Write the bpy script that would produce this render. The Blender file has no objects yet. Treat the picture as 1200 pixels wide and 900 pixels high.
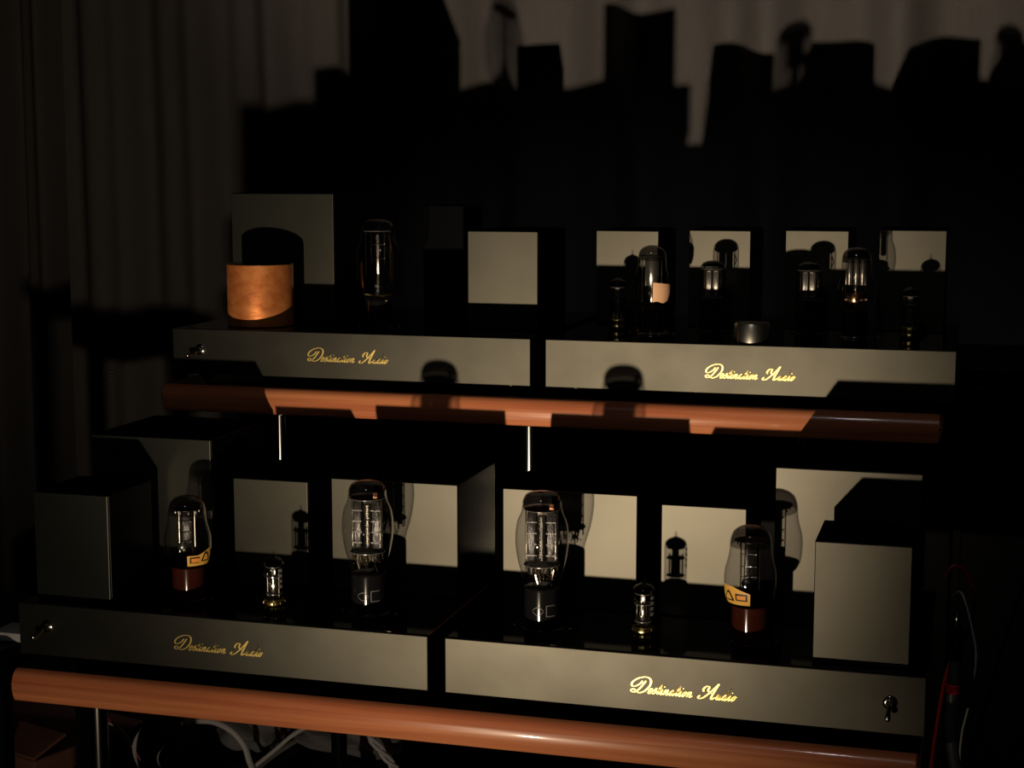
import bpy, bmesh, math, random
from mathutils import Matrix, Vector
random.seed(4)
S = bpy.context.scene
COL = S.collection

# ------------------------------------------------------------ camera, world, lights, exposure
F_PX = 1897.2
cam_d = bpy.data.cameras.new('camera')
cam_d.sensor_fit = 'HORIZONTAL'; cam_d.sensor_width = 36.0
cam_d.lens = F_PX / 1200 * 36.0
cam_d.clip_start = 0.02; cam_d.clip_end = 50
cam = bpy.data.objects.new('camera', cam_d); COL.objects.link(cam)
YAW, PITCH, ROLL = 0.2795, 0.1319, 0.0007
fw = Vector((-math.sin(YAW)*math.cos(PITCH), math.cos(YAW)*math.cos(PITCH), -math.sin(PITCH)))
rt = Vector((math.cos(YAW), math.sin(YAW), 0)); up = rt.cross(fw)
R = Matrix((rt, up, -fw)).transposed().to_4x4()
cam.matrix_world = Matrix.Translation((0.49, 0, 1.05)) @ R
S.camera = cam
S.view_settings.view_transform = 'Standard'; S.view_settings.look = 'None'
S.view_settings.gamma = 1; S.view_settings.use_curve_mapping = False
S.view_settings.exposure = 0.0

world = bpy.data.worlds.new('room_dark'); S.world = world; world.use_nodes = True
world.node_tree.nodes['Background'].inputs[0].default_value = (0.75, 0.72, 0.85, 1)
world.node_tree.nodes['Background'].inputs[1].default_value = 0.002

def spot(name, loc, target, energy, color, size, blend, radius):
    d = bpy.data.lights.new(name, 'SPOT'); d.energy = energy; d.color = color
    d.spot_size = size; d.spot_blend = blend; d.shadow_soft_size = radius
    o = bpy.data.objects.new(name, d); COL.objects.link(o)
    o.location = loc
    o.rotation_euler = (Vector(target)-Vector(loc)).to_track_quat('-Z', 'Y').to_euler()
    return o
LAMP = (-0.032, 0.06, 0.248)
spot('low_spot_lamp', LAMP, (0.02, 1.56, 1.11), 124, (1.0, 0.80, 0.56), math.radians(44), 1.0, 0.015)     # hot centre of the lamp's beam
spot('low_spot_lamp_spill', LAMP, (-0.14, 1.56, 1.05), 29, (1.0, 0.80, 0.56), math.radians(84), 1.0, 0.015)    # its wide spill
# weak fill light added high behind the camera, for gold glints and faint ambient
spot('added_fill_light', (0.2, -0.2, 2.30), (0.05, 1.75, 0.7), 7, (1.0, 0.93, 0.88), math.radians(38), 0.5, 0.05)

# ------------------------------------------------------------ materials
def mat(name, col, rough=0.5, metal=0.0, spec=0.5, coat=0.0, noise=None, bump=None):
    m = bpy.data.materials.new(name); m.use_nodes = True
    nt = m.node_tree; b = nt.nodes['Principled BSDF']
    b.inputs['Base Color'].default_value = (*col, 1)
    b.inputs['Roughness'].default_value = rough
    b.inputs['Metallic'].default_value = metal
    b.inputs['Specular IOR Level'].default_value = spec
    b.inputs['Coat Weight'].default_value = coat
    b.inputs['Coat Roughness'].default_value = 0.08
    tc = nt.nodes.new('ShaderNodeTexCoord')
    if noise:   # (scale tuple, amount, second colour)
        sc, amt, c2 = noise
        mp = nt.nodes.new('ShaderNodeMapping'); mp.inputs['Scale'].default_value = sc
        nz = nt.nodes.new('ShaderNodeTexNoise'); nz.inputs['Scale'].default_value = 1.0
        nz.inputs['Detail'].default_value = 6; nz.inputs['Roughness'].default_value = 0.6
        rp = nt.nodes.new('ShaderNodeValToRGB')
        rp.color_ramp.elements[0].position = 0.5-amt; rp.color_ramp.elements[1].position = 0.5+amt
        rp.color_ramp.elements[0].color = (*c2, 1); rp.color_ramp.elements[1].color = (*col, 1)
        nt.links.new(tc.outputs['Object'], mp.inputs[0]); nt.links.new(mp.outputs[0], nz.inputs['Vector'])
        nt.links.new(nz.outputs['Fac'], rp.inputs[0]); nt.links.new(rp.outputs[0], b.inputs['Base Color'])
    if bump:    # (scale tuple, strength)
        mp = nt.nodes.new('ShaderNodeMapping'); mp.inputs['Scale'].default_value = bump[0]
        nz = nt.nodes.new('ShaderNodeTexNoise'); nz.inputs['Scale'].default_value = 1.0; nz.inputs['Detail'].default_value = 4
        bp = nt.nodes.new('ShaderNodeBump'); bp.inputs['Strength'].default_value = bump[1]; bp.inputs['Distance'].default_value = 0.002
        nt.links.new(tc.outputs['Object'], mp.inputs[0]); nt.links.new(mp.outputs[0], nz.inputs['Vector'])
        nt.links.new(nz.outputs['Fac'], bp.inputs['Height']); nt.links.new(bp.outputs[0], b.inputs['Normal'])
    return m

M = {}
def satin_metal(name, gcol, dcol, rough, nscale, amt):
    """satin anodised metal: a sheen lobe over a dark body, lightly blotched"""
    m = bpy.data.materials.new(name); m.use_nodes = True; nt = m.node_tree; nt.nodes.clear()
    N = nt.nodes.new; out = N('ShaderNodeOutputMaterial'); add = N('ShaderNodeAddShader')
    g = N('ShaderNodeBsdfAnisotropic'); g.distribution = 'BECKMANN'; g.inputs['Roughness'].default_value = rough
    d = N('ShaderNodeBsdfDiffuse'); tc = N('ShaderNodeTexCoord'); mp = N('ShaderNodeMapping'); mp.inputs['Scale'].default_value = nscale
    nz = N('ShaderNodeTexNoise'); nz.inputs['Scale'].default_value = 1; nz.inputs['Detail'].default_value = 5
    rp = N('ShaderNodeValToRGB'); rp.color_ramp.elements[0].position = .3; rp.color_ramp.elements[1].position = .6
    rp.color_ramp.elements[0].color = (1-amt, 1-amt, 1-amt, 1); rp.color_ramp.elements[1].color = (1, 1, 1, 1)
    for sh, c in ((g, gcol), (d, dcol)):
        mx = N('ShaderNodeMix'); mx.data_type = 'RGBA'; mx.blend_type = 'MULTIPLY'; mx.inputs[0].default_value = 1
        mx.inputs[7].default_value = (*c, 1); nt.links.new(rp.outputs[0], mx.inputs[6]); nt.links.new(mx.outputs[2], sh.inputs['Color'])
    nt.links.new(tc.outputs['Object'], mp.inputs[0]); nt.links.new(mp.outputs[0], nz.inputs['Vector']); nt.links.new(nz.outputs['Fac'], rp.inputs[0])
    nt.links.new(g.outputs[0], add.inputs[0]); nt.links.new(d.outputs[0], add.inputs[1]); nt.links.new(add.outputs[0], out.inputs[0])
    return m
M['plate'] = satin_metal('champagne_plate', (0.062, 0.058, 0.047), (0.009, 0.011, 0.010), 0.43, (11, 11, 11), 0.14)
M['panel'] = satin_metal('champagne_panel', (0.053, 0.050, 0.0405), (0.009, 0.0098, 0.0095), 0.44, (14, 5, 18), 0.22)
M['black'] = mat('black_lacquer', (0.003, 0.003, 0.0035), 0.30, 0, 0.04, bump=((30, 30, 30), 0.02))
M['matte'] = mat('black_powder_coat', (0.004, 0.004, 0.0045), 0.8, 0, 0.0)
M['gloss'] = mat('black_gloss_top', (0.003, 0.003, 0.0035), 0.05, 0, 0.6)
M['wood'] = mat('red_brown_wood', (0.60, 0.225, 0.095), 0.34, 0, 0.5, coat=0.5, noise=((2.2, 40, 75), 0.2, (0.36, 0.095, 0.042)), bump=((6, 90, 160), 0.05))
M['chrome'] = mat('polished_chrome', (0.75, 0.74, 0.70), 0.12, 1.0)
M['gold'] = mat('gold_lettering', (0.95, 0.72, 0.22), 0.38, 1.0)
M['satinchrome'] = mat('satin_chrome', (0.80, 0.78, 0.70), 0.26, 1.0)
M['goldring'] = mat('gold_plated_socket', (0.85, 0.68, 0.24), 0.25, 1.0)
M['bakelite'] = mat('black_bakelite', (0.006, 0.006, 0.007), 0.10, 0, 1.0)
M['brown'] = mat('brown_bakelite', (0.040, 0.009, 0.005), 0.10, 0, 1.0)
M['anode'] = mat('grey_nickel_plate', (0.33, 0.31, 0.28), 0.28, 0.85, bump=((300, 300, 60), 0.3))
M['darkanode'] = mat('carbonised_plate', (0.05, 0.048, 0.046), 0.3, 0.7, bump=((400, 400, 100), 0.4))
M['wire'] = mat('bright_wire', (0.85, 0.80, 0.70), 0.18, 1.0)
M['copperwire'] = mat('copper_wire', (0.85, 0.45, 0.22), 0.2, 1.0)
M['mica'] = mat('mica_disc', (0.20, 0.19, 0.18), 0.25, 0.1, 0.8)
M['getter'] = mat('dark_getter_mirror', (0.05, 0.05, 0.065), 0.12, 1.0)
M['labely'] = mat('yellow_print', (0.75, 0.42, 0.08), 0.5)
M['labelo'] = mat('orange_print', (0.80, 0.30, 0.05), 0.5)
M['labeld'] = mat('dark_print', (0.03, 0.015, 0.01), 0.5)
M['paper'] = mat('tan_paper', (0.78, 0.47, 0.27), 0.8, noise=((60, 60, 60), 0.3, (0.70, 0.40, 0.22)))
M['white'] = mat('white_print', (0.10, 0.10, 0.095), 0.6)
M['coppercan'] = mat('figured_copper_orange_veneer', (0.90, 0.34, 0.10), 0.42, 0.55, 0.6, coat=0.15, noise=((45, 45, 70), 0.18, (0.58, 0.16, 0.042)), bump=((120, 120, 160), 0.12))
M['curtain'] = mat('taupe_curtain_fabric', (0.26, 0.243, 0.248), 0.9, 0, 0.1, noise=((25, 25, 6), 0.3, (0.215, 0.202, 0.204)), bump=((250, 250, 250), 0.2))
M['wall'] = mat('dark_wall_paint', (0.05, 0.045, 0.045), 0.8, noise=((3, 3, 3), 0.3, (0.045, 0.04, 0.04)))
M['floor'] = mat('dark_wood_floor', (0.055, 0.03, 0.02), 0.5, noise=((2, 30, 2), 0.25, (0.035, 0.02, 0.014)))
M['ceiling'] = mat('ceiling_paint', (0.08, 0.08, 0.08), 0.9)
M['greycable'] = mat('grey_cable_sheath', (0.42, 0.42, 0.44), 0.5, bump=((300, 300, 300), 0.2))
M['blackcable'] = mat('black_cable_sheath', (0.06, 0.06, 0.06), 0.35)
M['redcable'] = mat('red_wire_sheath', (0.25, 0.012, 0.012), 0.4)
M['redband'] = mat('red_band', (0.75, 0.015, 0.04), 0.5)
M['whitecable'] = mat('pale_flat_ribbon', (0.5, 0.5, 0.5), 0.5)
M['greyfab'] = mat('grey_fabric', (0.14, 0.14, 0.16), 0.95, bump=((200, 200, 200), 0.5))
M['crate'] = mat('faded_red_brown_card', (0.28, 0.13, 0.10), 0.8, noise=((12, 12, 12), 0.3, (0.2, 0.09, 0.07)))
M['greyplastic'] = mat('grey_plastic', (0.35, 0.35, 0.36), 0.5)

def glass_mat(name, tint, rough=0.01):
    m = bpy.data.materials.new(name); m.use_nodes = True; nt = m.node_tree
    nt.nodes.clear()
    out = nt.nodes.new('ShaderNodeOutputMaterial'); mx = nt.nodes.new('ShaderNodeMixShader')
    tr = nt.nodes.new('ShaderNodeBsdfTransparent'); tr.inputs[0].default_value = (*tint, 1)
    gl = nt.nodes.new('ShaderNodeBsdfGlossy'); gl.inputs['Roughness'].default_value = rough
    gl.inputs[0].default_value = (1, 1, 1, 1)
    lw = nt.nodes.new('ShaderNodeLayerWeight'); lw.inputs[0].default_value = 0.5
    pw = nt.nodes.new('ShaderNodeMath'); pw.operation = 'POWER'; pw.inputs[1].default_value = 4
    fr = nt.nodes.new('ShaderNodeMath'); fr.operation = 'MULTIPLY_ADD'; fr.inputs[1].default_value = 0.85; fr.inputs[2].default_value = 0.07
    nt.links.new(lw.outputs['Facing'], pw.inputs[0]); nt.links.new(pw.outputs[0], fr.inputs[0])
    nz = nt.nodes.new('ShaderNodeTexNoise'); nz.inputs['Scale'].default_value = 60
    bp = nt.nodes.new('ShaderNodeBump'); bp.inputs['Strength'].default_value = 0.03; bp.inputs['Distance'].default_value = 0.001
    nt.links.new(nz.outputs['Fac'], bp.inputs['Height']); nt.links.new(bp.outputs[0], gl.inputs['Normal'])
    nt.links.new(fr.outputs[0], mx.inputs[0]); nt.links.new(tr.outputs[0], mx.inputs[1]); nt.links.new(gl.outputs[0], mx.inputs[2])
    nt.links.new(mx.outputs[0], out.inputs[0])
    return m
M['haze'] = glass_mat('smoky_getter_film', (0.42, 0.41, 0.42), 0.05)
M['denser'] = glass_mat('dense_getter_film', (0.20, 0.19, 0.20), 0.05)
M['glass'] = glass_mat('thin_tube_glass', (0.80, 0.80, 0.815))

# ------------------------------------------------------------ mesh helpers
def obj(name, bm, m, parent=None, loc=(0, 0, 0), rotz=0, smooth=True, ang=35):
    me = bpy.data.meshes.new(name)
    bmesh.ops.recalc_face_normals(bm, faces=bm.faces)
    bm.to_mesh(me); bm.free()
    if isinstance(m, (list, tuple)):
        for k in m: me.materials.append(M[k])
    else:
        me.materials.append(M[m])
    if smooth:
        me.polygons.foreach_set('use_smooth', [True]*len(me.polygons))
        me.set_sharp_from_angle(angle=math.radians(ang))
    o = bpy.data.objects.new(name, me); COL.objects.link(o)
    o.location = loc; o.rotation_euler = (0, 0, rotz)
    if parent: o.parent = parent
    return o
def thing(name, label, cat, loc=(0, 0, 0), rotz=0, group=None):
    o = bpy.data.objects.new(name, None); COL.objects.link(o)
    o.empty_display_size = 0.02
    o.location = loc; o.rotation_euler = (0, 0, rotz); tag(o, label, cat, group); return o
def tag(o, label, cat, group=None):
    o['label'] = label; o['category'] = cat
    if group: o['group'] = group
    return o
def box(bm, x0, x1, y0, y1, z0, z1, bev=0.0, seg=2):
    r = bmesh.ops.create_cube(bm, size=1.0)
    vs = r['verts']
    for v in vs:
        v.co = Vector((x0+(v.co.x+.5)*(x1-x0), y0+(v.co.y+.5)*(y1-y0), z0+(v.co.z+.5)*(z1-z0)))
    if bev > 0:
        es = set(e for v in vs for e in v.link_edges)
        bmesh.ops.bevel(bm, geom=list(es), offset=bev, segments=seg, affect='EDGES', profile=0.5)
    return bm
def bx(*a, **k): return box(bmesh.new(), *a, **k)
def lathe(bm, prof, seg=36, cap0=True, cap1=True, cx=0, cy=0):
    rings = []
    for r, z in prof:
        if r < 1e-5: rings.append([bm.verts.new((cx, cy, z))])
        else: rings.append([bm.verts.new((cx+r*math.cos(2*math.pi*i/seg), cy+r*math.sin(2*math.pi*i/seg), z)) for i in range(seg)])
    for a, b in zip(rings, rings[1:]):
        for i in range(seg):
            j = (i+1) % seg
            if len(a) == 1 and len(b) == 1: continue
            if len(a) == 1: bm.faces.new((a[0], b[i], b[j]))
            elif len(b) == 1: bm.faces.new((a[i], a[j], b[0]))
            else: bm.faces.new((a[i], a[j], b[j], b[i]))
    if cap0 and len(rings[0]) > 1: bm.faces.new(rings[0][::-1])
    if cap1 and len(rings[-1]) > 1: bm.faces.new(rings[-1])
    return bm
def crom(P, n=6):
    P = [tuple(p) for p in P]; out = []
    Q = [P[0]]+P+[P[-1]]
    for i in range(1, len(Q)-2):
        p0, p1, p2, p3 = Q[i-1:i+3]
        for k in range(n):
            t = k/n
            out.append(tuple(0.5*((2*b)+(-a+c)*t+(2*a-5*b+4*c-d)*t*t+(-a+3*b-3*c+d)*t**3) for a, b, c, d in zip(p0, p1, p2, p3)))
    out.append(P[-1]); return out
def tube(bm, pts, r, seg=8, rfun=None):
    pts = [Vector(p) for p in pts]; rings = []
    n0 = None
    for i, p in enumerate(pts):
        t = (pts[min(i+1, len(pts)-1)]-pts[max(i-1, 0)]).normalized()
        if n0 is None:
            n0 = t.cross(Vector((0, 0, 1)))
            if n0.length < 1e-3: n0 = t.cross(Vector((0, 1, 0)))
        n0 = (n0-t*n0.dot(t)).normalized(); b = t.cross(n0)
        rr = r if rfun is None else rfun(i/(len(pts)-1))
        rings.append([bm.verts.new(p+n0*rr*math.cos(2*math.pi*k/seg)+b*rr*math.sin(2*math.pi*k/seg)) for k in range(seg)])
    for a, b in zip(rings, rings[1:]):
        for k in range(seg):
            bm.faces.new((a[k], a[(k+1) % seg], b[(k+1) % seg], b[k]))
    bm.faces.new(rings[0][::-1]); bm.faces.new(rings[-1]); return bm
def prof_r(prof, z):
    for (r0, z0), (r1, z1) in zip(prof, prof[1:]):
        if min(z0, z1) <= z <= max(z0, z1) and abs(z1-z0) > 1e-9: return r0+(r1-r0)*(z-z0)/(z1-z0)
    return prof[0][0]
def patch(bm, prof, poly_lo, poly_hi, a0, a1, off, n=14, mi=0):
    """thin curved label on a lathe: between heights lo(t), hi(t), angles a0..a1 (deg, 0 faces -y, + to +x)"""
    prev = None
    for i in range(n+1):
        t = i/n; a = math.radians(a0+(a1-a0)*t); col = []
        lo, hi = poly_lo(t), poly_hi(t)
        for k in range(5):
            z = lo+(hi-lo)*k/4; r = prof_r(prof, z)+off
            col.append(bm.verts.new((r*math.sin(a), -r*math.cos(a), z)))
        if prev:
            for k in range(4):
                f = bm.faces.new((prev[k], col[k], col[k+1], prev[k+1])); f.material_index = mi
        prev = col

# ------------------------------------------------------------ the setting
def struct(name, bm, m):
    o = obj(name, bm, m, smooth=False); o['kind'] = 'structure'; return o
struct('floor', bx(-2.2, 2.2, -2.0, 3.2, -0.05, 0.0), 'floor')
struct('wall_back', bx(-2.2, 2.2, 3.1, 3.2, 0.0, 2.4), 'wall')
struct('wall_left', bx(-2.3, -2.2, -2.0, 3.2, 0.0, 2.4), 'wall')
struct('wall_right', bx(2.2, 2.3, -2.0, 3.2, 0.0, 2.4), 'wall')
struct('ceiling', bx(-2.2, 2.2, -2.0, 3.2, 2.4, 2.45), 'ceiling')
struct('baseboard_back', bx(-2.19, 2.19, 3.085, 3.1, 0.0, 0.08, bev=0.003), 'wall')

def curtain(label, x0, x1, y, amp, folds, ph, lean=0.0, lean0=0.0):
    bm = bmesh.new(); nx = int((x1-x0)*170); nz = 26; g = []
    for i in range(nx+1):
        t = i/nx; row = []
        for k in range(nz+1):
            z = 0.03+2.27*k/nz
            xx = x0+(x1-x0)*t + lean*(1-k/nz)*t + lean0*(1-k/nz)*(1-t)
            w = sum(a*math.sin(f*t*2*math.pi+p+0.25*math.sin(2.1*z+f)) for a, f, p in folds)
            row.append(bm.verts.new((xx, y+amp*w, z)))
        g.append(row)
    for i in range(nx):
        for k in range(nz):
            bm.faces.new((g[i][k], g[i+1][k], g[i+1][k+1], g[i][k+1]))
    bmesh.ops.solidify(bm, geom=bm.faces[:], thickness=0.002)
    root = obj('curtain', bm, 'curtain', ang=80)
    h = bmesh.new(); box(h, min(x0, x0), x1, y-0.03, y+0.03, 2.3, 2.34, bev=0.004)
    obj('curtain_heading', h, 'curtain', root)
    tag(root, label, 'curtain'); return root
curtain('dark curtain at the far left edge with narrow folds', -2.1, -1.20, 2.96, 0.030, [(1, 7, 0), (.4, 15, 1)], 0)
curtain('taupe curtain with broad soft folds behind the left end of the rack', -1.225, -0.545, 2.81, 0.018, [(1, 4, 1.1), (.5, 9, 0)], 0, lean=0.05)
curtain('wide dark curtain catching amplifier shadows behind the middle and right of the rack', -0.575, 0.62, 2.69, 0.024, [(1, 6, 0.5), (.45, 11, 1)], 0, lean=0, lean0=0.06)

# ------------------------------------------------------------ the low lamp itself (stands out of frame, in front of the rack)
lamp = thing('floor_spotlight', 'small black spotlight with an added beam-cutting flap standing low in front of the rack', 'lamp', (-0.032, 0.0, 0))
obj('lamp_base', lathe(bmesh.new(), [(.085, 0), (.09, .004), (.09, .010), (.02, .014), (.008, .018), (.008, .165)], 32), 'black', lamp)
hd = obj('lamp_head', lathe(bmesh.new(), [(.020, -.085), (.034, -.080), (.040, -.060), (.042, -.022), (.038, -.022), (.034, -.05), (.010, -.072)], 36, True, True), 'black', lamp, (0, .06, .248))
hd.rotation_euler = (math.radians(23-90), 0, 0)
bd = obj('added_beam_flap', bx(-.007, .10, .149, .151, -.10, .20), 'black', lamp, (.060, .06, .248), smooth=False); bd['label'] = 'added flat black flap cutting the right of the beam'; bd.rotation_euler = (0, math.radians(-8), 0)  # flap added to shade the right side of the beam
obj('added_flap_arm', tube(bmesh.new(), [(.04, -.02, 0), (.12, .05, 0), (.155, .149, 0)], .003, 8), 'black', lamp, (.0, .06, .248))

# ------------------------------------------------------------ rack
rack = thing('equipment_rack', 'two-tier rack of red-brown wooden shelves on chrome posts carrying four amplifiers', 'rack', (0, 1.63, 0))
def shelf(y0, y1, zt, th, x0, x1):
    prof = [(0.0062, 0.0), (0.0040, 0.0008)]+[(0.0034*(2*k/10-1)**2+(0.0006 if k == 10 else 0), 0.0022+(th-0.0062)*k/10) for k in range(11)]+[(0.0075, th-0.0012), (0.0120, th-0.0002), (0.0125, th)]
    bm = bmesh.new()
    pts = [(y0+p[0]-1.63, zt-th+p[1]) for p in prof]+[(y1-1.63, zt), (y1-1.63, zt-th)]
    def ring(x, ins):
        out = []
        for (y, z) in pts: out.append(bm.verts.new((x, y+ins if y < y1-1.64 else y-ins, z+(ins if z < zt-th/2 else -ins))))
        return out
    rs = [ring(x0, .003), ring(x0+.003, 0), ring(x1-.003, 0), ring(x1, .003)]
    n = len(pts)
    for p, q in zip(rs, rs[1:]):
        for i in range(n):
            f = bm.faces.new((p[i], p[(i+1) % n], q[(i+1) % n], q[i]))
            if pts[i][1] > zt-.001 and pts[(i+1) % n][1] > zt-.001: f.material_index = 1
    bm.faces.new(rs[0]); bm.faces.new(rs[-1][::-1])
    return bm
obj('shelf_board', shelf(1.415, 1.86, 0.536, 0.0335, -0.458, 0.457), ['wood', 'black'], rack, ang=50)
obj('shelf_board', shelf(1.7478, 2.18, 0.7923, 0.032, -0.4545, 0.4605), ['wood', 'black'], rack, ang=50)
def post(x, y, z0, z1, r=0.0098, m='chrome'):
    p = obj('post', lathe(bmesh.new(), [(r*.9, z0), (r, z0+.001), (r, z1-.001), (r*.9, z1)], 28), m, rack, (x, y-1.63, 0))
    for zz in (z0, z1-0.004):
        obj('post_collar', lathe(bmesh.new(), [(r*1.15, 0), (r*1.3, .001), (r*1.3, .003), (r*1.15, .004)], 28), m, p, (0, 0, zz))
for x in (-0.314, -0.0006, 0.3145): post(x, 1.785, 0.536, 0.7603)
for x in (-0.314, 0.3145): post(x, 2.12, 0.0, 0.7603, m='black')
for x in (-0.388, 0.388): post(x, 1.47, 0.0, 0.5025)
for x in (-0.25, 0.30): post(x, 1.80, 0.0, 0.5025, m='black')

shade_box = thing('added_blocker', 'added plain black cabinet in the dark behind the rack', 'blocker', (.22, 2.40, 0))  # box added to keep the lower curtain behind the rack dark
obj('blocker_body', bx(-.82, .80, -.14, .16, .06, .765, bev=.004), 'black', shade_box, smooth=False)
obj('blocker_top', bx(-.825, .805, -.15, .165, .7655, .785, bev=.003), 'black', shade_box, smooth=False)
obj('blocker_plinth', bx(-.80, .78, -.12, .15, 0, .0595), 'black', shade_box, smooth=False)
for k in range(3): obj('blocker_door', bx(-.815+.538*k, -.815+.532*(k+1), -.152, -.1405, .065, .760, bev=.002), 'black', shade_box, smooth=False)

# ------------------------------------------------------------ script lettering
def ribbon(bm, pts, unit, slant=0.55, wmin=0.10, wmax=0.30, depth=0.0004, n=7):
    pts = crom(pts, n); P = [((x+slant*y)*unit, y*unit) for x, y in pts]; L = []
    m = len(P)
    for i in range(m):
        a = P[max(i-1, 0)]; b = P[min(i+1, m-1)]
        dx, dy = b[0]-a[0], b[1]-a[1]; l = math.hypot(dx, dy) or 1e-9
        dx /= l; dy /= l
        w = unit*(wmin+(wmax-wmin)*abs(dy)**1.5)*0.5
        if i in (0, m-1): w *= 0.5
        L.append(((P[i][0]-dy*w, P[i][1]+dx*w), (P[i][0]+dy*w, P[i][1]-dx*w)))
    prev = None
    for (l, r) in L:
        q = [bm.verts.new((l[0], 0, l[1])), bm.verts.new((l[0], -depth, l[1])), bm.verts.new((r[0], -depth, r[1])), bm.verts.new((r[0], 0, r[1]))]
        if prev:
            for k in range(3): bm.faces.new((prev[k], q[k], q[k+1], prev[k+1]))
        prev = q
GL = {
 'D': (2.75, [[(1.35, 2.35), (1.15, 1.5), (0.85, .6), (0.35, .1), (-.2, .12), (-.45, .45), (-.1, .65), (.5, .3), (1.3, .0), (2.1, .45), (2.5, 1.5), (2.15, 2.6), (1.1, 3.1), (-.2, 2.8), (-.95, 2.0), (-.75, 1.25), (-.05, 1.2), (.55, 1.75), (.75, 2.3)]]),
 'A': (2.35, [[(-.75, .55), (-.95, .2), (-.55, -.05), (.1, .3), (.9, 1.6), (1.5, 3.0)], [(1.5, 3.05), (1.42, 1.6), (1.4, .3), (1.65, .0), (2.1, .4)], [(-.45, 1.35), (-.75, 1.75), (-.5, 2.35), (.1, 2.3), (.2, 1.6), (.9, 1.15), (1.5, 1.2)]]),
 'e': (.82, [[(-.05, .3), (.5, .62), (.5, .95), (.25, 1.0), (.08, .6), (.15, .1), (.42, .02), (.8, .35)]]),
 's': (.72, [[(-.1, .3), (.35, 1.15), (.4, .8), (.5, .3), (.3, .0), (.02, .12)], [(.3, .0), (.7, .35)]]),
 't': (.62, [[(-.1, .3), (.22, .9), (.26, 1.9), (.16, .4), (.3, .02), (.62, .35)], [(-.05, 1.2), (.5, 1.25)]]),
 'i': (.58, [[(-.1, .3), (.14, 1.0), (.12, .25), (.28, .0), (.58, .35)], [(.22, 1.45), (.27, 1.6)]]),
 'n': (1.05, [[(-.05, .6), (.12, 1.0), (.10, .0)], [(.10, .3), (.4, 1.0), (.6, .85), (.56, .2), (.72, .0), (1.05, .35)]]),
 'a': (.98, [[(.6, .9), (.3, 1.0), (.02, .5), (.15, .02), (.5, .4), (.62, 1.0), (.55, .25), (.7, .0), (.98, .35)]]),
 'o': (.80, [[(.35, 1.0), (.05, .55), (.2, .0), (.5, .3), (.5, .85), (.32, 1.0), (.45, .75), (.8, .8)]]),
 'u': (1.0, [[(-.1, .3), (.1, 1.0), (.05, .25), (.25, .0), (.5, .4), (.6, 1.0), (.56, .2), (.7, .0), (1.0, .35)]]),
 'd': (1.0, [[(.6, .9), (.3, 1.0), (.02, .5), (.15, .02), (.5, .4), (.68, 2.2), (.56, .25), (.72, .0), (1.0, .35)]]),
}
def lettering(parent, x, y, z, width, tilt=0.0):
    """script maker's name, lower-left corner of the word at (x, z) on plane y"""
    bm = bmesh.new(); cur = 0.9; sn = 0
    for ch in 'Destination Audio':
        if ch == ' ': cur += 2.0; continue
        w, strokes = GL[ch]
        for st in strokes:
            big = ch in 'DA'; n0 = len(bm.verts); sn += 1
            ribbon(bm, [(cur+px, py) for px, py in st], 1.0, slant=0.5, wmin=0.13 if big else .10, wmax=0.34 if big else .22, depth=0.04)
            bm.verts.ensure_lookup_table()
            for v in bm.verts[n0:]: v.co.y -= .006*sn
        cur += w*(1.0 if ch in 'DA' else 1.07)
    xs = [v.co.x for v in bm.verts]; x0, x1 = min(xs), max(xs); k = width/(x1-x0)
    for v in bm.verts: v.co = Vector(((v.co.x-x0)*k, v.co.y*k, v.co.z*k))
    o = obj('lettering', bm, 'gold', parent, (x, y, z), smooth=False)
    o['label'] = 'gold script lettering reading Destination Audio'
    return o

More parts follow.
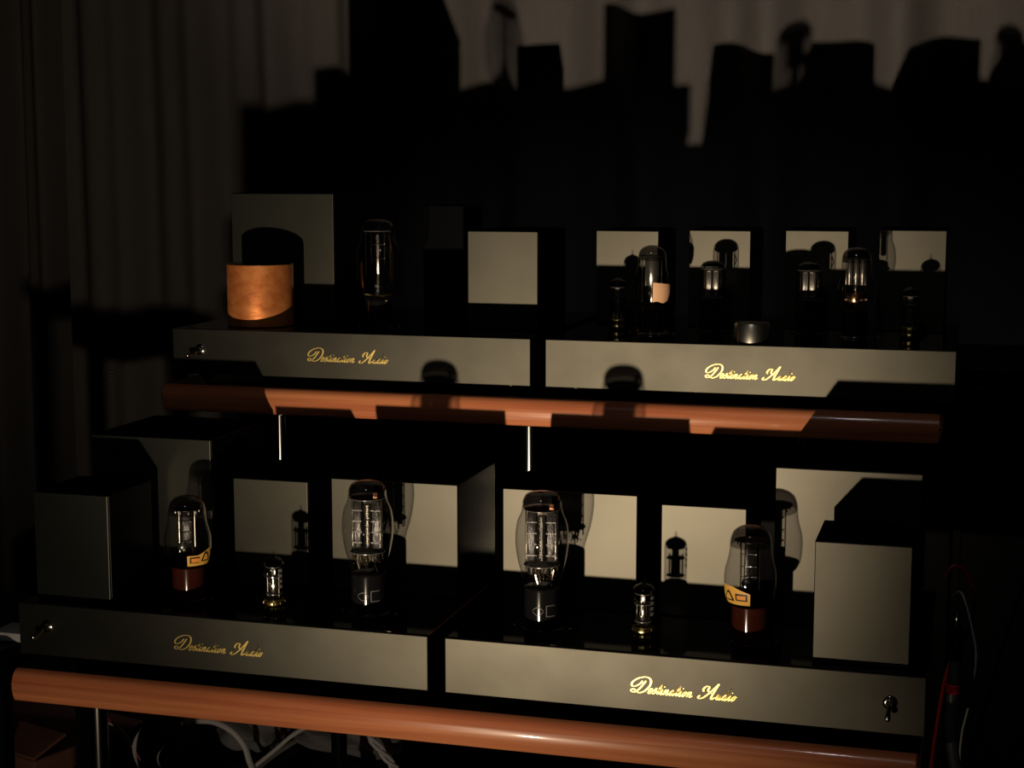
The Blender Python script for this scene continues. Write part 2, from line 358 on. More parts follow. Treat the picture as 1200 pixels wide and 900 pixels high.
# ------------------------------------------------------------ amplifiers
PH = 0.0544; FT = 0.012; W = 0.45
def amplifier(label, x0, yf, zt, depth, boxes, letters, toggle, sockets, rot=0.0):
    """boxes: (x0,x1,y0,y1,ztop) world; root at the base"""
    cx, cy, cz = x0+W/2, yf+depth/2, zt-PH-FT
    r = thing('tube_amplifier', label, 'amplifier', (cx, cy, cz), rot, 'tube amplifiers on the rack')
    lx = lambda v: v-cx
    ly = lambda v: v-cy
    lz = lambda v: v-cz
    obj('front_panel', bx(-W/2, W/2, -depth/2, -depth/2+0.006, FT, FT+PH, bev=0.0007), 'panel', r, smooth=False)['label'] = 'champagne-coloured aluminium front panel'
    obj('chassis', bx(-W/2+.002, W/2-.002, -depth/2+.0062, depth/2, FT+.001, FT+PH-.0035, bev=0.001), 'black', r, smooth=False)
    obj('top_plate', bx(-W/2, W/2, -depth/2+.0062, depth/2, FT+PH-.0033, FT+PH-.0002, bev=0.0006), 'gloss', r, smooth=False)['label'] = 'mirror-black top plate'
    for sx in (-1, 1):
        for sy in (-1, 1):
            obj('foot', lathe(bmesh.new(), [(.002, 0), (.007, .004), (.011, .009), (.011, FT+.0008)], 20), 'chrome', r, (sx*(W/2-.03), sy*(depth/2-.03), 0))
    for bb in boxes:
        a, b, c, d, t = bb[:5]
        cb = bx(lx(a)+.0006, lx(b)-.0006, ly(c)+.0032, ly(d), FT+PH-.0002, lz(t), bev=0.0012)
        cb.normal_update()
        for f in cb.faces:
            if f.normal.z > .7: f.material_index = 1
        cov = obj('transformer_cover', cb, ['black', 'matte'], r, smooth=False)
        if len(bb) > 5: continue
        obj('cover_plate', bx(lx(a)+.0012, lx(b)-.0012, ly(c), ly(c)+.003, FT+PH+.001, lz(t)-.0008, bev=0.0005), 'plate', cov, smooth=False)['label'] = 'champagne-coloured face plate'
    lettering(r, lx(letters[0]), ly(yf)-.0001, lz(letters[1]), letters[2])
    tx, tz, dx, dz = toggle
    sw = obj('power_switch', lathe(bmesh.new(), [(.0048, 0), (.0062, .0004), (.0062, .0022), (.0050, .0030), (.0034, .0031), (.0032, .0060), (.0026, .0072)], 6*5), 'chrome', r, (lx(tx), ly(yf), lz(tz)))
    sw.rotation_euler = (math.radians(90), 0, 0)
    lv = bmesh.new(); tube(lv, [(0, 0, .005), (dx*.5, dz*.5, .0105), (dx, dz, .0155)], .0016, 10, lambda t: .0013+.0014*t)
    bmesh.ops.create_uvsphere(lv, u_segments=14, v_segments=10, radius=.0029, matrix=Matrix.Translation((dx, dz, .0155)))
    obj('switch_lever', lv, 'chrome', sw)
    for (kind, sx, sy) in sockets:
        if kind == 'gold':
            bm = bmesh.new(); lathe(bm, crom([(.0100, 0), (.0110, .0012), (.0113, .0030), (.0109, .0048), (.0101, .0060), (.0101, .0068), (.0109, .0078), (.0113, .0098), (.0110, .0118), (.0100, .0132), (.0088, .0132)], 4), 30)
            s = obj('tube_socket', bm, 'goldring', r, (lx(sx), ly(sy), FT+PH)); s['label'] = 'gold-plated tube socket'
            bm = bmesh.new()
            for k in range(9):
                a = 2*math.pi*k/9; box(bm, -.0009, .0009, .0108, .0117, .001, .0122)
                bmesh.ops.rotate(bm, verts=bm.verts[-8:], cent=(0, 0, 0), matrix=Matrix.Rotation(a, 3, 'Z'))
            obj('socket_clip', bm, 'bakelite', s, smooth=False)
        else:
            rr = {'big': .0225, 'mid': .0200, 'ring': .0205}[kind]
            s = obj('tube_socket', lathe(bmesh.new(), [(rr, 0), (rr, .0010), (rr-.001, .0018), (rr-.004, .0022)], 36), 'chrome' if kind == 'ring' else 'bakelite', r, (lx(sx), ly(sy), FT+PH))
            for q in (-1, 1):
                obj('socket_screw', lathe(bmesh.new(), [(.0018, 0), (.0018, .0008), (.0012, .0012)], 12), 'chrome', r, (lx(sx)+q*(rr+.006), ly(sy), FT+PH))
    return r
def sock(z): return z+0.002

ZL, ZU = 0.6024, 0.8587
YB = 1.575
amplifier('lower left amplifier, in the dimmest light, at the bottom shelf\'s left end', -0.4576, 1.437, ZL, 0.31,
    [(-.4487, -.3605, 1.457, 1.549, .7170), (-.4475, -.3018, YB, 1.72, .7590), (-.2774, -.1887, YB, 1.69, .7190), (-.1631, -.0201, YB, 1.711, .7248)],
    (-.2792, .5675, .0990), (-.4240, .5795, -.0075, -.0075), [('big', -.0934, 1.5032), ('gold', -.1872, 1.48), ('mid', -.2952, 1.5032)])
amplifier('lower right amplifier, brightly lit, with a power switch at its right end', 0.0102, 1.437, ZL, 0.31,
    [(.357, .445, 1.457, 1.549, .7160), (.3064, .4486, YB, 1.72, .7605), (.1932, .2805, YB, 1.69, .7170), (.0271, .1704, YB, 1.711, .7243)],
    (.1927, .5655, .1000), (.4291, .5770, -.0010, -.0100), [('big', .0905, 1.4985), ('gold', .1949, 1.485), ('mid', .2932, 1.508)])
amplifier('upper left amplifier with an orange round can standing on top', -0.4453, 1.766, ZU, 0.36,
    [(-.4293, -.2878, 1.90, 2.04, 1.0200), (-.2100, -.1530, 2.01, 2.10, 1.0030, 'plain'), (-.0990, -.0100, 1.856, 1.99, .9772)],  # middle cover left black without a plate, in place of its shaded face
    (-.2693, .8245, .1030), (-.4089, .8338, -.0085, -.0060), [('mid', -.2134, 1.858)])
ampD = amplifier('upper right amplifier with four small covers and a chrome knob on top', 0.0225, 1.766, ZU, 0.36,
    [(.0324, .1131, 1.971, 2.09, .9750), (.149, .2262, 1.971, 2.09, .9765), (.2662, .3428, 1.971, 2.09, .9775), (.375, .4557, 1.971, 2.09, .9790)],
    (.2051, .8215, .0995), (.4480, .835, -.0, -.0), [('gold', .0756, 1.905), ('gold', .4187, 1.895), ('ring', .1242, 1.87), ('ring', .3575, 1.89), ('mid', .1887, 1.914), ('mid', .3018, 1.916)])
for ch in list(ampD.children):          # this amplifier shows no switch on its front
    if ch.name.startswith('power_switch'):
        for g in list(ch.children): bpy.data.objects.remove(g)
        bpy.data.objects.remove(ch)
knob = obj('control_knob', lathe(bmesh.new(), [(.0185, 0), (.0200, .001), (.0200, .0215), (.0190, .0230), (.0120, .0236), (0, .0236)], 48), 'satinchrome', ampD, (.2530-.2475, 1.792-1.946, FT+PH))
knob['label'] = 'round chrome knob'

# ------------------------------------------------------------ vacuum tubes
def pins_and_bits(bm, rng, n, r, z0, z1, w=0.0005):
    for k in range(n):
        a = rng.random()*6.28; rr = r*(.3+.7*rng.random()); b = a+rng.uniform(-.6, .6)
        p0 = (rr*math.cos(a), rr*math.sin(a), z0); p1 = (r*.6*math.cos(b), r*.6*math.sin(b), z0+(z1-z0)*rng.uniform(.4, 1))
        tube(bm, [p0, ((p0[0]+p1[0])/2, (p0[1]+p1[1])/2+.001, (p0[2]+p1[2])/2), p1], w, 6)
BIG = crom([(.0165, .040), (.0180, .048), (.0228, .064), (.0257, .080), (.0262, .093), (.0245, .106), (.0205, .116), (.0194, .122), (.0188, .128), (.0155, .1335), (.009, .1360), (0, .1367)], 5)
MID = crom([(.0172, .0355), (.0205, .039), (.0238, .047), (.0249, .060), (.0241, .071), (.0213, .082), (.0201, .090), (.0196, .099), (.0165, .1072), (.009, .1122), (0, .1138)], 5)
DST = crom([(.0140, .030), (.0172, .036), (.0206, .047), (.0210, .058), (.0196, .068), (.0170, .076), (.0166, .086), (.0155, .095), (.0110, .1005), (.005, .1028), (0, .1032)], 5)
RECT = crom([(.0120, .031), (.0195, .036), (.0245, .048), (.0262, .066), (.0262, .088), (.0235, .102), (.0208, .110), (.0202, .120), (.0165, .1275), (.008, .131), (0, .1318)], 5)
STR = crom([(.0140, .024), (.0150, .028), (.0152, .050), (.0152, .070), (.0140, .078), (.0100, .0822), (.004, .0838), (0, .0842)], 5)
NOV = crom([(.0085, .0125), (.0104, .0150), (.0106, .030), (.0106, .048), (.0090, .0535), (.0050, .0562), (.0018, .0578), (.0011, .0605), (.0009, .0625), (0, .0632)], 5)

def base_part(t, r, h, m, skirt=0.0):
    return obj('tube_base', lathe(bmesh.new(), [(r*.96, .0022), (r, .0030), (r, h-.003), (r*.985, h-.001), (r*.9, h)], 40), m, t)
def stem(t, r, z0, z1):
    obj('glass_stem', lathe(bmesh.new(), [(r, z0), (r*.75, z0+(z1-z0)*.3), (r*.55, z0+(z1-z0)*.8), (r*.35, z1)], 20), 'glass', t)

def big_tube(label, x, y, seed):
    t = thing('vacuum_tube', label, 'vacuum tube', (x, y, ZL), math.radians(8), 'big power tubes on the lower amplifiers'); rng = random.Random(seed)
    obj('glass_bulb', lathe(bmesh.new(), BIG, 48, False, False), 'glass', t)
    base_part(t, .0175, .042, 'bakelite')
    g = [(r-.0008, z-.0004) for r, z in BIG if z > .1205 and r > .002]+[(0, .1360)]
    obj('getter_coating', lathe(bmesh.new(), g, 40, False, False), 'denser', t)
    obj('mica_disc', lathe(bmesh.new(), [(.0175, .1185), (.0175, .1190), (0.002, .1190)], 24), 'mica', t)
    obj('mica_disc', lathe(bmesh.new(), [(.0180, .0635), (.0180, .0641), (0.002, .0641)], 24), 'mica', t)
    for sx in (-1, 1):   # two ribbed anode halves
        bm = bmesh.new(); box(bm, sx*.0095-.0045, sx*.0095+.0045, -.006, .006, .067, .1165, bev=.0018)
        for k in range(4): box(bm, sx*.0095-.0048, sx*.0095+.0048, -.0064, .0064, .073+k*.011, .0742+k*.011)
        obj('anode_plate', bm, 'darkanode', t, ang=40)
        bm = bmesh.new(); tube(bm, [(sx*.0155, -.002, .056), (sx*.0155, -.002, .1215)], .0007, 8); obj('support_rod', bm, 'wire', t)
    bm = bmesh.new(); lathe(bm, [(.0045, .068), (.0045, .112)], 20); obj('cathode', bm, 'darkanode', t)
    bm = bmesh.new()
    for k in range(24):   # grid windings seen between the plates
        z = .070+k*.0018; tube(bm, [(-.0042, -.0068, z), (0, -.0078, z+.0004), (.0042, -.0068, z)], .00022, 5)
    obj('grid_wire', bm, 'wire', t)
    bm = bmesh.new(); pins_and_bits(bm, rng, 22, .0165, .0645, .0455, .0006)
    for k in range(9): 
        a = rng.uniform(-1.2, 1.2); lathe(bm, [(.0014, .055), (.0016, .056), (.0016, .0628), (.0012, .0632)], 8, cx=.0135*math.sin(a), cy=-.0135*math.cos(a))
    obj('lead_wire', bm, 'wire', t)
    bm = bmesh.new()
    for k in range(26):
        a = rng.uniform(-1.9, 1.9); rr = rng.uniform(.007, .0165); bmesh.ops.create_icosphere(bm, subdivisions=1, radius=rng.uniform(.0005, .0011), matrix=Matrix.Translation((rr*math.sin(a), -rr*math.cos(a), rng.uniform(.049, .0655))))
    obj('sparkle_bead', bm, 'goldring', t)  # tiny gold beads added to make the golden sparkle low in the bulb
    bm = bmesh.new(); box(bm, .0085, .0125, -.011, -.0102, .1205, .1260); box(bm, .0085, .0125, -.0116, -.0100, .1230, .1236)
    obj('getter_tab', bm, 'copperwire', t, smooth=False)
    stem(t, .011, .041, .058)
    bm = bmesh.new()   # faded maker's ring and frame on the base, too worn to read
    patch(bm, [(.0175, 0), (.0175, .05)], lambda s: .0150, lambda s: .0158, 20, 52, .0002, 8)
    patch(bm, [(.0175, 0), (.0175, .05)], lambda s: .0255, lambda s: .0263, 20, 52, .0002, 8)
    patch(bm, [(.0175, 0), (.0175, .05)], lambda s: .0150, lambda s: .0263, 20, 23, .0002, 2)
    patch(bm, [(.0175, 0), (.0175, .05)], lambda s: .0200-.004*math.sin(s*3.14), lambda s: .0208-.0042*math.sin(s*3.14), -24, 12, .0002, 10)
    patch(bm, [(.0175, 0), (.0175, .05)], lambda s: .0210+.003*math.sin(s*3.14), lambda s: .0217+.0032*math.sin(s*3.14), -24, 12, .0002, 10)
    obj('base_mark', bm, 'white', t)
    return t
big_tube('large clear shouldered tube with black base on the lower left amplifier', -.0934, 1.5032, 3)
big_tube('large clear shouldered tube with black base on the lower right amplifier', .0905, 1.4985, 6)

def mid_tube(label, x, y, a0, a1, flip, hs):
    t = thing('vacuum_tube', label, 'vacuum tube', (x, y, ZL), 0, 'brown-based tubes on the lower amplifiers')
    P = [(r, z*hs) for r, z in MID]; k = hs
    obj('glass_bulb', lathe(bmesh.new(), P, 48, False, False), 'glass', t)
    base_part(t, .0172, .038*k, 'brown')['label'] = 'reddish brown base with one bright streak'
    obj('getter_coating', lathe(bmesh.new(), [(r-.0008, z-.0004) for r, z in P if .036*k < z < .046*k], 40, False, False), 'getter', t)
    obj('dome_film', lathe(bmesh.new(), [(r-.0008, z-.0004) for r, z in P if z > .093*k and r > .002]+[(0, .1125*k)], 40, False, False), 'haze', t)
    obj('mica_disc', lathe(bmesh.new(), [(.0155, .0985*k), (.0155, .0990*k), (.002, .0990*k)], 24), 'mica', t)
    obj('anode_plate', bx(-.0055, .0055, -.004, .004, .060*k, .0965*k, bev=.0015), 'darkanode', t, rotz=.4)
    for sx in (-1, 1):
        bm = bmesh.new(); tube(bm, [(sx*.009, -.001, .050*k), (sx*.009, -.001, .101*k)], .0006, 8); obj('support_rod', bm, 'wire', t)
    for q in (.064, .074, .086):
        bm = bmesh.new(); tube(bm, [(-.009, -.005, q*k), (0, -.0062, q*k), (.006, -.005, q*k)], .0004, 6)
        bmesh.ops.create_uvsphere(bm, u_segments=10, v_segments=6, radius=.0010, matrix=Matrix.Translation((.006, -.0052, q*k)))
        obj('cross_wire', bm, 'wire', t)
    bm = bmesh.new(); bmesh.ops.create_uvsphere(bm, u_segments=18, v_segments=12, radius=.0045, matrix=Matrix.Translation((-.003, -.006, .058*k)) @ Matrix.Scale(1.2, 4, (0, 0, 1)))
    obj('getter_cup', bm, 'anode', t)
    bm = bmesh.new()
    for i in range(9): lathe(bm, [(.0005, .094*k), (.0009, .0955*k), (.0005, .0985*k)], 8, cx=.0125*math.sin(i*.7-2.2), cy=-.0125*math.cos(i*.7-2.2))
    obj('mica_tooth', bm, 'wire', t)
    stem(t, .010, .037*k, .056*k)
    s = -1 if flip else 1
    up_ = (lambda u: .058*k-(.0 if u < .45 else .006*(u-.45)/.55)) if flip else (lambda u: .052*k+.007*max(0, (u-.4)/.6))
    lo_ = lambda u: .0385*k+.0015
    bm = bmesh.new()
    patch(bm, P, lo_, up_, a0, a1, .0005, 16, 0)
    m_ = (a0+a1)/2
    if flip: patch(bm, P, lambda u: .0445*k, lambda u: .0515*k, m_+3, a1-6, .0008, 8, 1); patch(bm, P, lambda u: .046*k, lambda u: .050*k, m_+7, a1-10, .0011, 6, 2); patch(bm, P, lambda u: .0435*k, lambda u: .045*k+.0085*math.sin(3.14*u), a0+6, m_-2, .0008, 8, 1); patch(bm, P, lambda u: .0450*k, lambda u: .0455*k+.006*math.sin(3.14*u), a0+11, m_-7, .0011, 8, 0)
    else: patch(bm, P, lambda u: .0435*k, lambda u: .0505*k, a0+6, m_-3, .0008, 8, 1); patch(bm, P, lambda u: .0445*k, lambda u: .049*k, a0+10, m_-3, .0011, 6, 2); patch(bm, P, lambda u: .0445*k, lambda u: .046*k+.009*math.sin(3.14*u), m_+2, a1-6, .0008, 8, 1); patch(bm, P, lambda u: .0460*k, lambda u: .0465*k+.006*math.sin(3.14*u), m_+7, a1-11, .0011, 8, 0)
    obj('bulb_label', bm, ['labely', 'labeld', 'labelo'], t)['label'] = 'yellow and orange printed label'
    return t
mid_tube('shouldered tube with brown base and yellow label at lower right amplifier', .2932, 1.508, -66, 8, True, 1.0)
mid_tube('shouldered tube with brown base and yellow label at lower left amplifier', -.2952, 1.5032, 25, 92, False, .97)

def d_tube(label, x, y, kind):
    t = thing('vacuum_tube', label, 'vacuum tube', (x, y, ZU), 0, 'shouldered tubes on the upper right amplifier')
    obj('glass_bulb', lathe(bmesh.new(), DST, 44, False, False), 'glass', t)
    base_part(t, .0150, .031, 'bakelite')
    obj('base_ring', lathe(bmesh.new(), [(.0165, .0023), (.0188, .0023), (.0190, .0034), (.0165, .0040)], 40), 'chrome', t)['label'] = 'bright metal ring round the foot'
    obj('dome_film', lathe(bmesh.new(), [(r-.0008, z-.0004) for r, z in DST if z > .085 and r > .002]+[(0, .1022)], 40, False, False), 'haze', t)
    obj('mica_disc', lathe(bmesh.new(), [(.0145, .0905), (.0145, .0910), (.002, .0910)], 24), 'mica', t)
    if kind == 'rods':
        for k in (-1, 0, 1):
            obj('anode_plate', lathe(bmesh.new(), [(.0028, .0600), (.0031, .0605), (.0031, .0885), (.0028, .0890)], 16), 'anode', t, (k*.0072, -.002, 0))
        obj('lower_shield', lathe(bmesh.new(), [(.0125, .040), (.0130, .041), (.0130, .050), (.0125, .051)], 28), 'copperwire', t)['label'] = 'coppery lower shield'
        bmesh_ = bmesh.new()
        for i in range(5): bmesh.ops.create_uvsphere(bmesh_, u_segments=10, v_segments=7, radius=.0015, matrix=Matrix.Translation((.014*math.sin(i*.5-.9), -.014*math.cos(i*.5-.9), .0435)))
        obj('spot_weld', bmesh_, 'wire', t)
        obj('cathode', lathe(bmesh.new(), [(.0032, .051), (.0040, .053), (.0030, .0595)], 18), 'wire', t)
    else:
        obj('anode_plate', lathe(bmesh.new(), [(.0080, .0560), (.0083, .0565), (.0083, .0885), (.0080, .0890)], 24), 'anode', t)
        obj('cathode', lathe(bmesh.new(), [(.0032, .036), (.0042, .040), (.0042, .054), (.0030, .056)], 20), 'wire', t)
        bm = bmesh.new(); patch(bm, DST, lambda u: .0375+.0012*math.sin(8*u), lambda u: .0610-.003*u, 14, 84, .0009, 16); obj('paper_sticker', bm, 'paper', t)['label'] = 'tan paper sticker'
    for sx in (-1, 1):
        bm = bmesh.new(); tube(bm, [(sx*.0115, -.001, .038), (sx*.0115, -.001, .0930)], .0005, 8); obj('support_rod', bm, 'wire', t)
    stem(t, .0085, .031, .046)
    return t
d_tube('shouldered tube with a tan paper sticker on the upper right amplifier', .1242, 1.87, 'paper')
d_tube('shouldered tube with three pale anode rods on the upper right amplifier', .3575, 1.89, 'rods')

t = thing('vacuum_tube', 'tall pear-shaped tube alone on the upper left amplifier', 'vacuum tube', (-.2134, 1.858, ZU), math.radians(10))
obj('glass_bulb', lathe(bmesh.new(), RECT, 48, False, False), 'glass', t)
base_part(t, .0165, .033, 'bakelite')
obj('mica_disc', lathe(bmesh.new(), [(.0178, .1165), (.0178, .1171), (.002, .1171)], 24), 'mica', t)
for sx in (-1, 1):
    bm = bmesh.new(); tube(bm, [(sx*.0150, 0, .060), (sx*.0150, 0, .1185)], .0006, 8); tube(bm, [(sx*.0080, -.002, .075), (sx*.0080, -.002, .1170)], .0005, 8); obj('support_rod', bm, 'wire', t)
for q in (.083, .100):
    bm = bmesh.new(); tube(bm, [(-.008, -.004, q), (0, -.006, q+.0003), (.009, -.004, q)], .0005, 6); bmesh.ops.create_uvsphere(bm, u_segments=10, v_segments=6, radius=.0014, matrix=Matrix.Translation((.009, -.004, q+.001))); obj('cross_wire', bm, 'wire', t)
obj('anode_plate', bx(-.0018, .0018, -.0025, .0025, .064, .112, bev=.0006), 'anode', t)
obj('cathode', lathe(bmesh.new(), [(.0085, .0385), (.0048, .0450), (.0022, .0600), (.0010, .0850)], 22), 'satinchrome', t)
stem(t, .012, .034, .050)
bm = bmesh.new()
for k in range(16): 
    a = k*.393; tube(bm, [(.007*math.cos(a), .007*math.sin(a), .0375), (.0165*math.cos(a), .0165*math.sin(a), .0395)], .0004, 5)
obj('mica_spoke', bm, 'goldring', t)

def str_tube(label, x, y):
    t = thing('vacuum_tube', label, 'vacuum tube', (x, y, ZU), 0, 'straight dark-based tubes on the upper right amplifier')
    obj('glass_bulb', lathe(bmesh.new(), STR, 44, False, False), 'glass', t)
    base_part(t, .0152, .0265, 'bakelite')
    obj('getter_coating', lathe(bmesh.new(), [(r-.0008, z-.0004) for r, z in STR if z > .0775 and r > .002]+[(0, .0832)], 32, False, False), 'getter', t)
    obj('mica_disc', lathe(bmesh.new(), [(.0138, .0740), (.0138, .0745), (.002, .0745)], 24), 'mica', t)
    for sx in (-1, 1):
        obj('anode_plate', bx(sx*.0042-.0036, sx*.0042+.0036, -.005, .005, .0425, .0725, bev=.0012), 'anode', t)
        bm = bmesh.new(); tube(bm, [(sx*.0100, -.001, .036), (sx*.0100, -.001, .0770)], .0006, 8); obj('support_rod', bm, 'wire', t)
    bm = bmesh.new(); tube(bm, [(.010, -.004, .054), (.012, -.004, .060), (.010, -.004, .066)], .0007, 6); obj('cross_wire', bm, 'wire', t)
    obj('mica_disc', lathe(bmesh.new(), [(.0138, .0400), (.0138, .0405), (.002, .0405)], 24), 'mica', t)
    stem(t, .008, .027, .038)
    return t
str_tube('straight tube with grey twin plates just behind and left of the chrome knob', .1887, 1.914)
str_tube('straight tube with grey twin plates, just left of the tube with pale rods', .3018, 1.916)

def nov_tube(label, x, y, z, hs, bright, group):
    t = thing('small_vacuum_tube', label, 'vacuum tube', (x, y, z), 0, group)
    P = [(r, .0125+(zz-.0125)*hs) for r, zz in NOV]; Z = lambda q: .0125+(q-.0125)*hs
    t2 = .0132
    obj('glass_bulb', lathe(bmesh.new(), [(r, max(zz, t2)) for r, zz in P], 36, True, False), 'glass', t)
    obj('getter_coating', lathe(bmesh.new(), [(r-.0006, zz-.0004) for r, zz in P if zz > Z(.0485) and r > .002]+[(0, Z(.0585))], 28, False, False), 'getter', t)
    am = 'wire' if bright else 'anode'
    obj('anode_plate', lathe(bmesh.new(), [(.0042, Z(.0200)), (.0045, Z(.0205)), (.0045, Z(.0355)), (.0042, Z(.0360))], 18), am, t)
    for sx in (-1, 1):
        bm = bmesh.new(); tube(bm, [(sx*.0062, -.002, Z(.0165)), (sx*.0062, -.002, Z(.0400))], .0008, 8); obj('support_rod', bm, 'wire', t)
    obj('anode_plate', bx(-.0032, .0028, -.003, .003, Z(.0372), Z(.0465), bev=.0008), am, t)
    for q in (.0366, .0472, .0190):
        obj('mica_disc', lathe(bmesh.new(), [(.0088, Z(q)-.0002), (.0088, Z(q)+.0002), (.001, Z(q)+.0002)], 20), 'mica', t)
    bm = bmesh.new()
    for k in range(9): tube(bm, [(.0058*math.cos(k*.7), .0058*math.sin(k*.7), .0134), (.004*math.cos(k*.7), .004*math.sin(k*.7), Z(.0188))], .0004, 6)
    obj('lead_wire', bm, 'wire', t)
    if bright:
        bm = bmesh.new()
        for k in range(4): patch(bm, P, lambda u: Z(.026+.0055*k), lambda u: Z(.0295+.0055*k), 48, 72, .0003, 4)
        obj('bulb_print', bm, 'white', t)
    return t
nov_tube('small slim clear tube in gold socket on the lower left amplifier', -.1872, 1.48, ZL, 1.0, True, 'small slim tubes')
nov_tube('small slim clear tube in gold socket on the lower right amplifier', .1949, 1.485, ZL, .96, True, 'small slim tubes')
nov_tube('small slim dim tube in gold socket left of the paper-stickered tube', .0756, 1.905, ZU, 1.10, False, 'small slim tubes')
nov_tube('small slim dim tube in gold socket at the upper right amplifier\'s right end', .4187, 1.895, ZU, 1.02, False, 'small slim tubes')

# ------------------------------------------------------------ orange can on the upper left amplifier
can = thing('round_can', 'orange-brown figured round can with dark lid on the upper left amplifier', 'can', (-.3600, 1.835, ZU))
obj('can_body', lathe(bmesh.new(), [(.0400, .0004), (.0407, .0012), (.0407, .0748), (.0403, .0756)], 64), 'coppercan', can)
obj('can_lid', lathe(bmesh.new(), [(.0401, .0757), (.0407, .0759), (.0405, .0766), (.0385, .0769), (0, .0769)], 64), 'bakelite', can)['label'] = 'flat black lid'

# ------------------------------------------------------------ clutter under and beside the rack
case = thing('equipment_case', 'low black equipment case on the floor under the rack', 'case', (-.30, 1.98, 0))
obj('case_body', bx(-.34, .55, -.20, .16, .012, .265, bev=.006), 'black', case)
for sx in (-.30, .5):
    for sy in (-.16, .12): obj('foot', lathe(bmesh.new(), [(.014, 0), (.015, .012)], 16), 'bakelite', case, (sx, sy, 0))
cz = .265
def cable(label, pts, r, m, cat='cable', extra=None):
    bm = bmesh.new(); tube(bm, crom(pts, 8), r, 10)
    o = obj('cable', bm, m); tag(o, label, cat); return o
cable('thick grey cable arching over the case under the bottom shelf', [(-.53, 2.11, .2695), (-.528, 1.98, .292), (-.502, 1.875, .320), (-.478, 1.86, .330), (-.450, 1.86, .331), (-.425, 1.86, .321), (-.408, 1.86, .303), (-.400, 1.86, .280), (-.397, 1.87, .2695), (-.395, 1.93, .2695), (-.38, 2.05, .2695)], .0042, 'greycable')
# braided cable: three strands
bt = thing('braided_cable', 'dull grey twisted cable rising towards the bottom shelf', 'cable', (-.36, 1.87, cz))
line = crom([(-.04, 0, .006), (-.012, 0, .030), (.02, 0, .058), (.05, 0, .074), (.09, .03, .07), (.14, .05, .004)], 16)
for s in range(3):
    bm = bmesh.new(); pp = []
    for i, p in enumerate(line):
        a = i*.55+s*2.094; pp.append((p[0]+.0026*math.cos(a), p[1]+.0026*math.sin(a), p[2]+.0026*math.cos(a)))
    tube(bm, pp, .0027, 7); obj('strand', bm, 'greycable', bt)
cable('thin red wire slanting down under the bottom shelf\'s left part', [(-.64, 1.86, .327), (-.622, 1.86, .328), (-.604, 1.86, .319), (-.585, 1.86, .300), (-.568, 1.86, .280), (-.56, 1.86, .2675)], .0016, 'redcable', 'wire')
cable('short pale wire branching beside the red wire', [(-.648, 1.85, .307), (-.636, 1.85, .312), (-.622, 1.85, .322), (-.60, 1.88, .30), (-.59, 1.90, .2672)], .0014, 'whitecable', 'wire')
def ribbon_cable(label, x, z1, w):
    bm = bmesh.new(); prev = None
    for i in range(21):
        t = i/20; z = cz+.0005+(z1-cz)*t; ww = w*(.12+.88*math.sin(math.pi*min(1, t*1.05+.02))); xo = x-.008*math.sin(math.pi*t)*1+.006*t
        q = [bm.verts.new((xo-ww, 1.84, z)), bm.verts.new((xo+ww, 1.838, z)), bm.verts.new((xo+ww, 1.8395, z)), bm.verts.new((xo-ww, 1.8415, z))]
        if prev:
            for k in range(4): bm.faces.new((prev[k], prev[(k+1) % 4], q[(k+1) % 4], q[k]))
        else: bm.faces.new(q)
        prev = q
    bm.faces.new(prev[::-1])
    o = obj('ribbon_strap', bm, 'whitecable'); tag(o, label, 'strap'); return o
ribbon_cable('longer pale upright strap under the bottom shelf', -.552, .321, .0032)
ribbon_cable('shorter pale upright strap right of the longer one', -.518, .300, .0014)
# grey cloth bag lying on the case
bm = bmesh.new(); bmesh.ops.create_icosphere(bm, subdivisions=4, radius=1)
for v in bm.verts:
    n = .12*math.sin(5*v.co.x+3*v.co.y)+.10*math.sin(7*v.co.z+4*v.co.x)+.05*math.sin(13*v.co.y+9*v.co.x)
    v.co *= 1+n; v.co.x *= .045; v.co.y *= .05; v.co.z *= .027
zm = min(v.co.z for v in bm.verts)
for v in bm.verts: v.co.z = max(v.co.z-zm-.004, 0)
tag(obj('cloth_bag', bm, 'greyfab', None, (-.435, 1.955, cz)), 'small crumpled grey cloth bag inside the cable arch', 'bag')
bm = bmesh.new(); bmesh.ops.create_icosphere(bm, subdivisions=4, radius=1)
for v in bm.verts:
    n = .14*math.sin(4*v.co.x+2*v.co.y)+.08*math.sin(9*v.co.z+5*v.co.x)
    v.co *= 1+n; v.co.x *= .075; v.co.y *= .05; v.co.z *= .024
zm = min(v.co.z for v in bm.verts)
for v in bm.verts: v.co.z = max(v.co.z-zm-.004, 0)
tag(obj('cloth', bm, 'greyfab', None, (-.30, 1.98, cz)), 'crumpled grey cloth under the twisted cable', 'cloth')

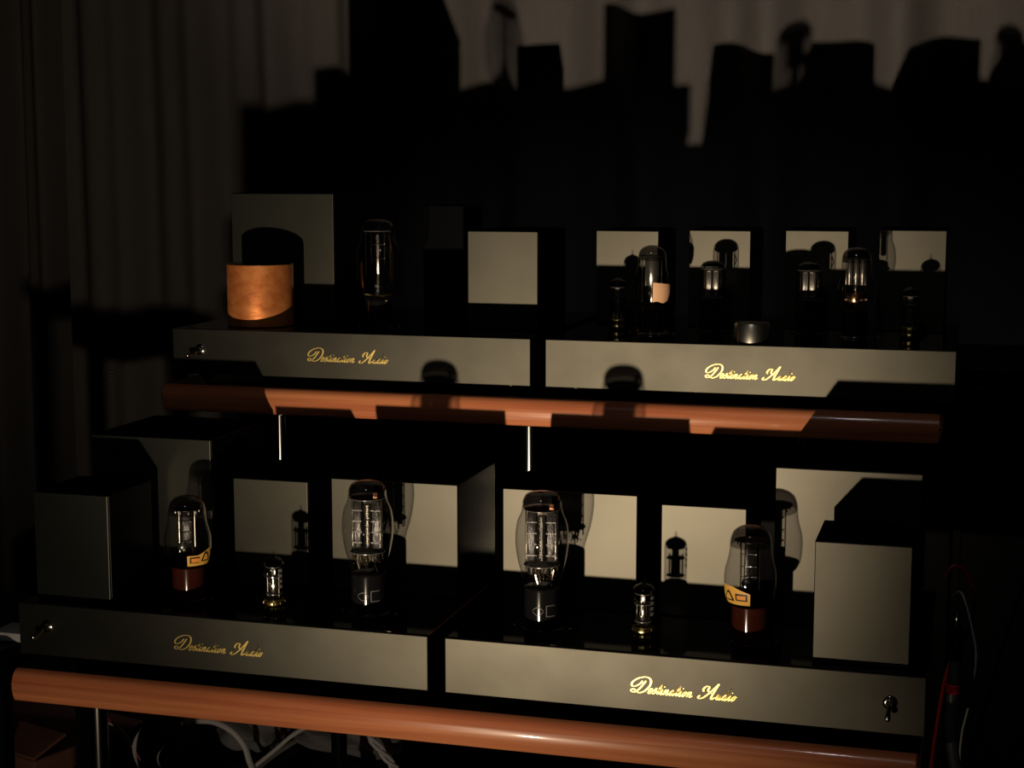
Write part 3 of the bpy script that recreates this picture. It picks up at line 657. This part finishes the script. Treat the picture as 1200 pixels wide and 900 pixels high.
cr = thing('carton', 'faded reddish carton at the bottom left corner', 'box', (-.805, 1.98, 0), math.radians(-18))
obj('carton_body', bx(-.13, .13, -.10, .10, 0, .255, bev=.003), 'crate', cr, smooth=False)
fl = obj('carton_flap', bx(-.13, .13, -.004, 0, 0, .06, bev=.001), 'crate', cr, (0, -.1, .256), smooth=False); fl.rotation_euler = (math.radians(-72), 0, 0)
stool = thing('side_stand', 'dark stand beside the left end of the bottom shelf', 'stand', (-.62, 1.60, 0))
obj('stand_top', bx(-.10, .10, -.11, .12, .509, .527, bev=.002), 'black', stool, smooth=False)
for sx in (-1, 1):
    for sy in (-1, 1): obj('leg', bx(sx*.085-.01, sx*.085+.01, sy*.09-.01, sy*.09+.01, 0, .509), 'black', stool, smooth=False)
plug = thing('mains_adapter', 'small flat grey adapter at the far left beside the lower left amplifier', 'adapter', (-.525, 1.55, .527))
obj('adapter_body', bx(-.03, .014, -.02, .02, 0, .0105, bev=.002), 'greyplastic', plug)
obj('adapter_cord', tube(bmesh.new(), crom([(-.03, 0, .006), (-.06, .01, .006), (-.09, .03, .003)], 6), .002, 8), 'blackcable', plug)

# cables at the right side of the rack
ck = thing('speaker_cable', 'thick dark cable with a red band hanging right of the rack', 'cable', (.49, 1.53, 0))
pp = crom([(-.006, 0, .600), (-.008, -.005, .560), (-.008, -.008, .525), (-.002, -.006, .490), (.010, .0, .450), (.012, .02, .3), (.03, .04, .1), (.05, .06, .009), (.10, .16, .009)], 8)
obj('sheath', tube(bmesh.new(), pp, .0055, 14), 'blackcable', ck)
obj('colour_band', lathe(bmesh.new(), [(.0057, 0), (.0062, .0006), (.0062, .0080), (.0057, .0086)], 20), 'redband', ck, (-.008, -.0045, .5625))['label'] = 'bright red band'
obj('plug_shell', lathe(bmesh.new(), [(.0050, 0), (.0068, .002), (.0068, .030), (.0045, .036)], 20), 'bakelite', ck, (-.006, 0, .592))
obj('plug_tip', lathe(bmesh.new(), [(.0030, 0), (.0034, .001), (.0034, .010), (.0024, .012)], 16), 'chrome', ck, (-.006, 0, .628))
wr = cable('thin pale wire looping beside the thick dark cable', [(.478, 1.62, .630), (.487, 1.60, .640), (.497, 1.60, .610), (.503, 1.60, .575), (.498, 1.60, .530), (.492, 1.60, .495), (.492, 1.60, .45), (.500, 1.62, .3), (.50, 1.70, .004)], .0011, 'greycable', 'wire')
cable('dull red wire end beside the lower right amplifier', [(.470, 1.66, .640), (.478, 1.66, .652), (.490, 1.665, .645), (.500, 1.68, .615), (.495, 1.76, .56), (.47, 1.90, .45), (.45, 2.05, .2), (.45, 2.20, .003)], .0022, 'redcable', 'wire')
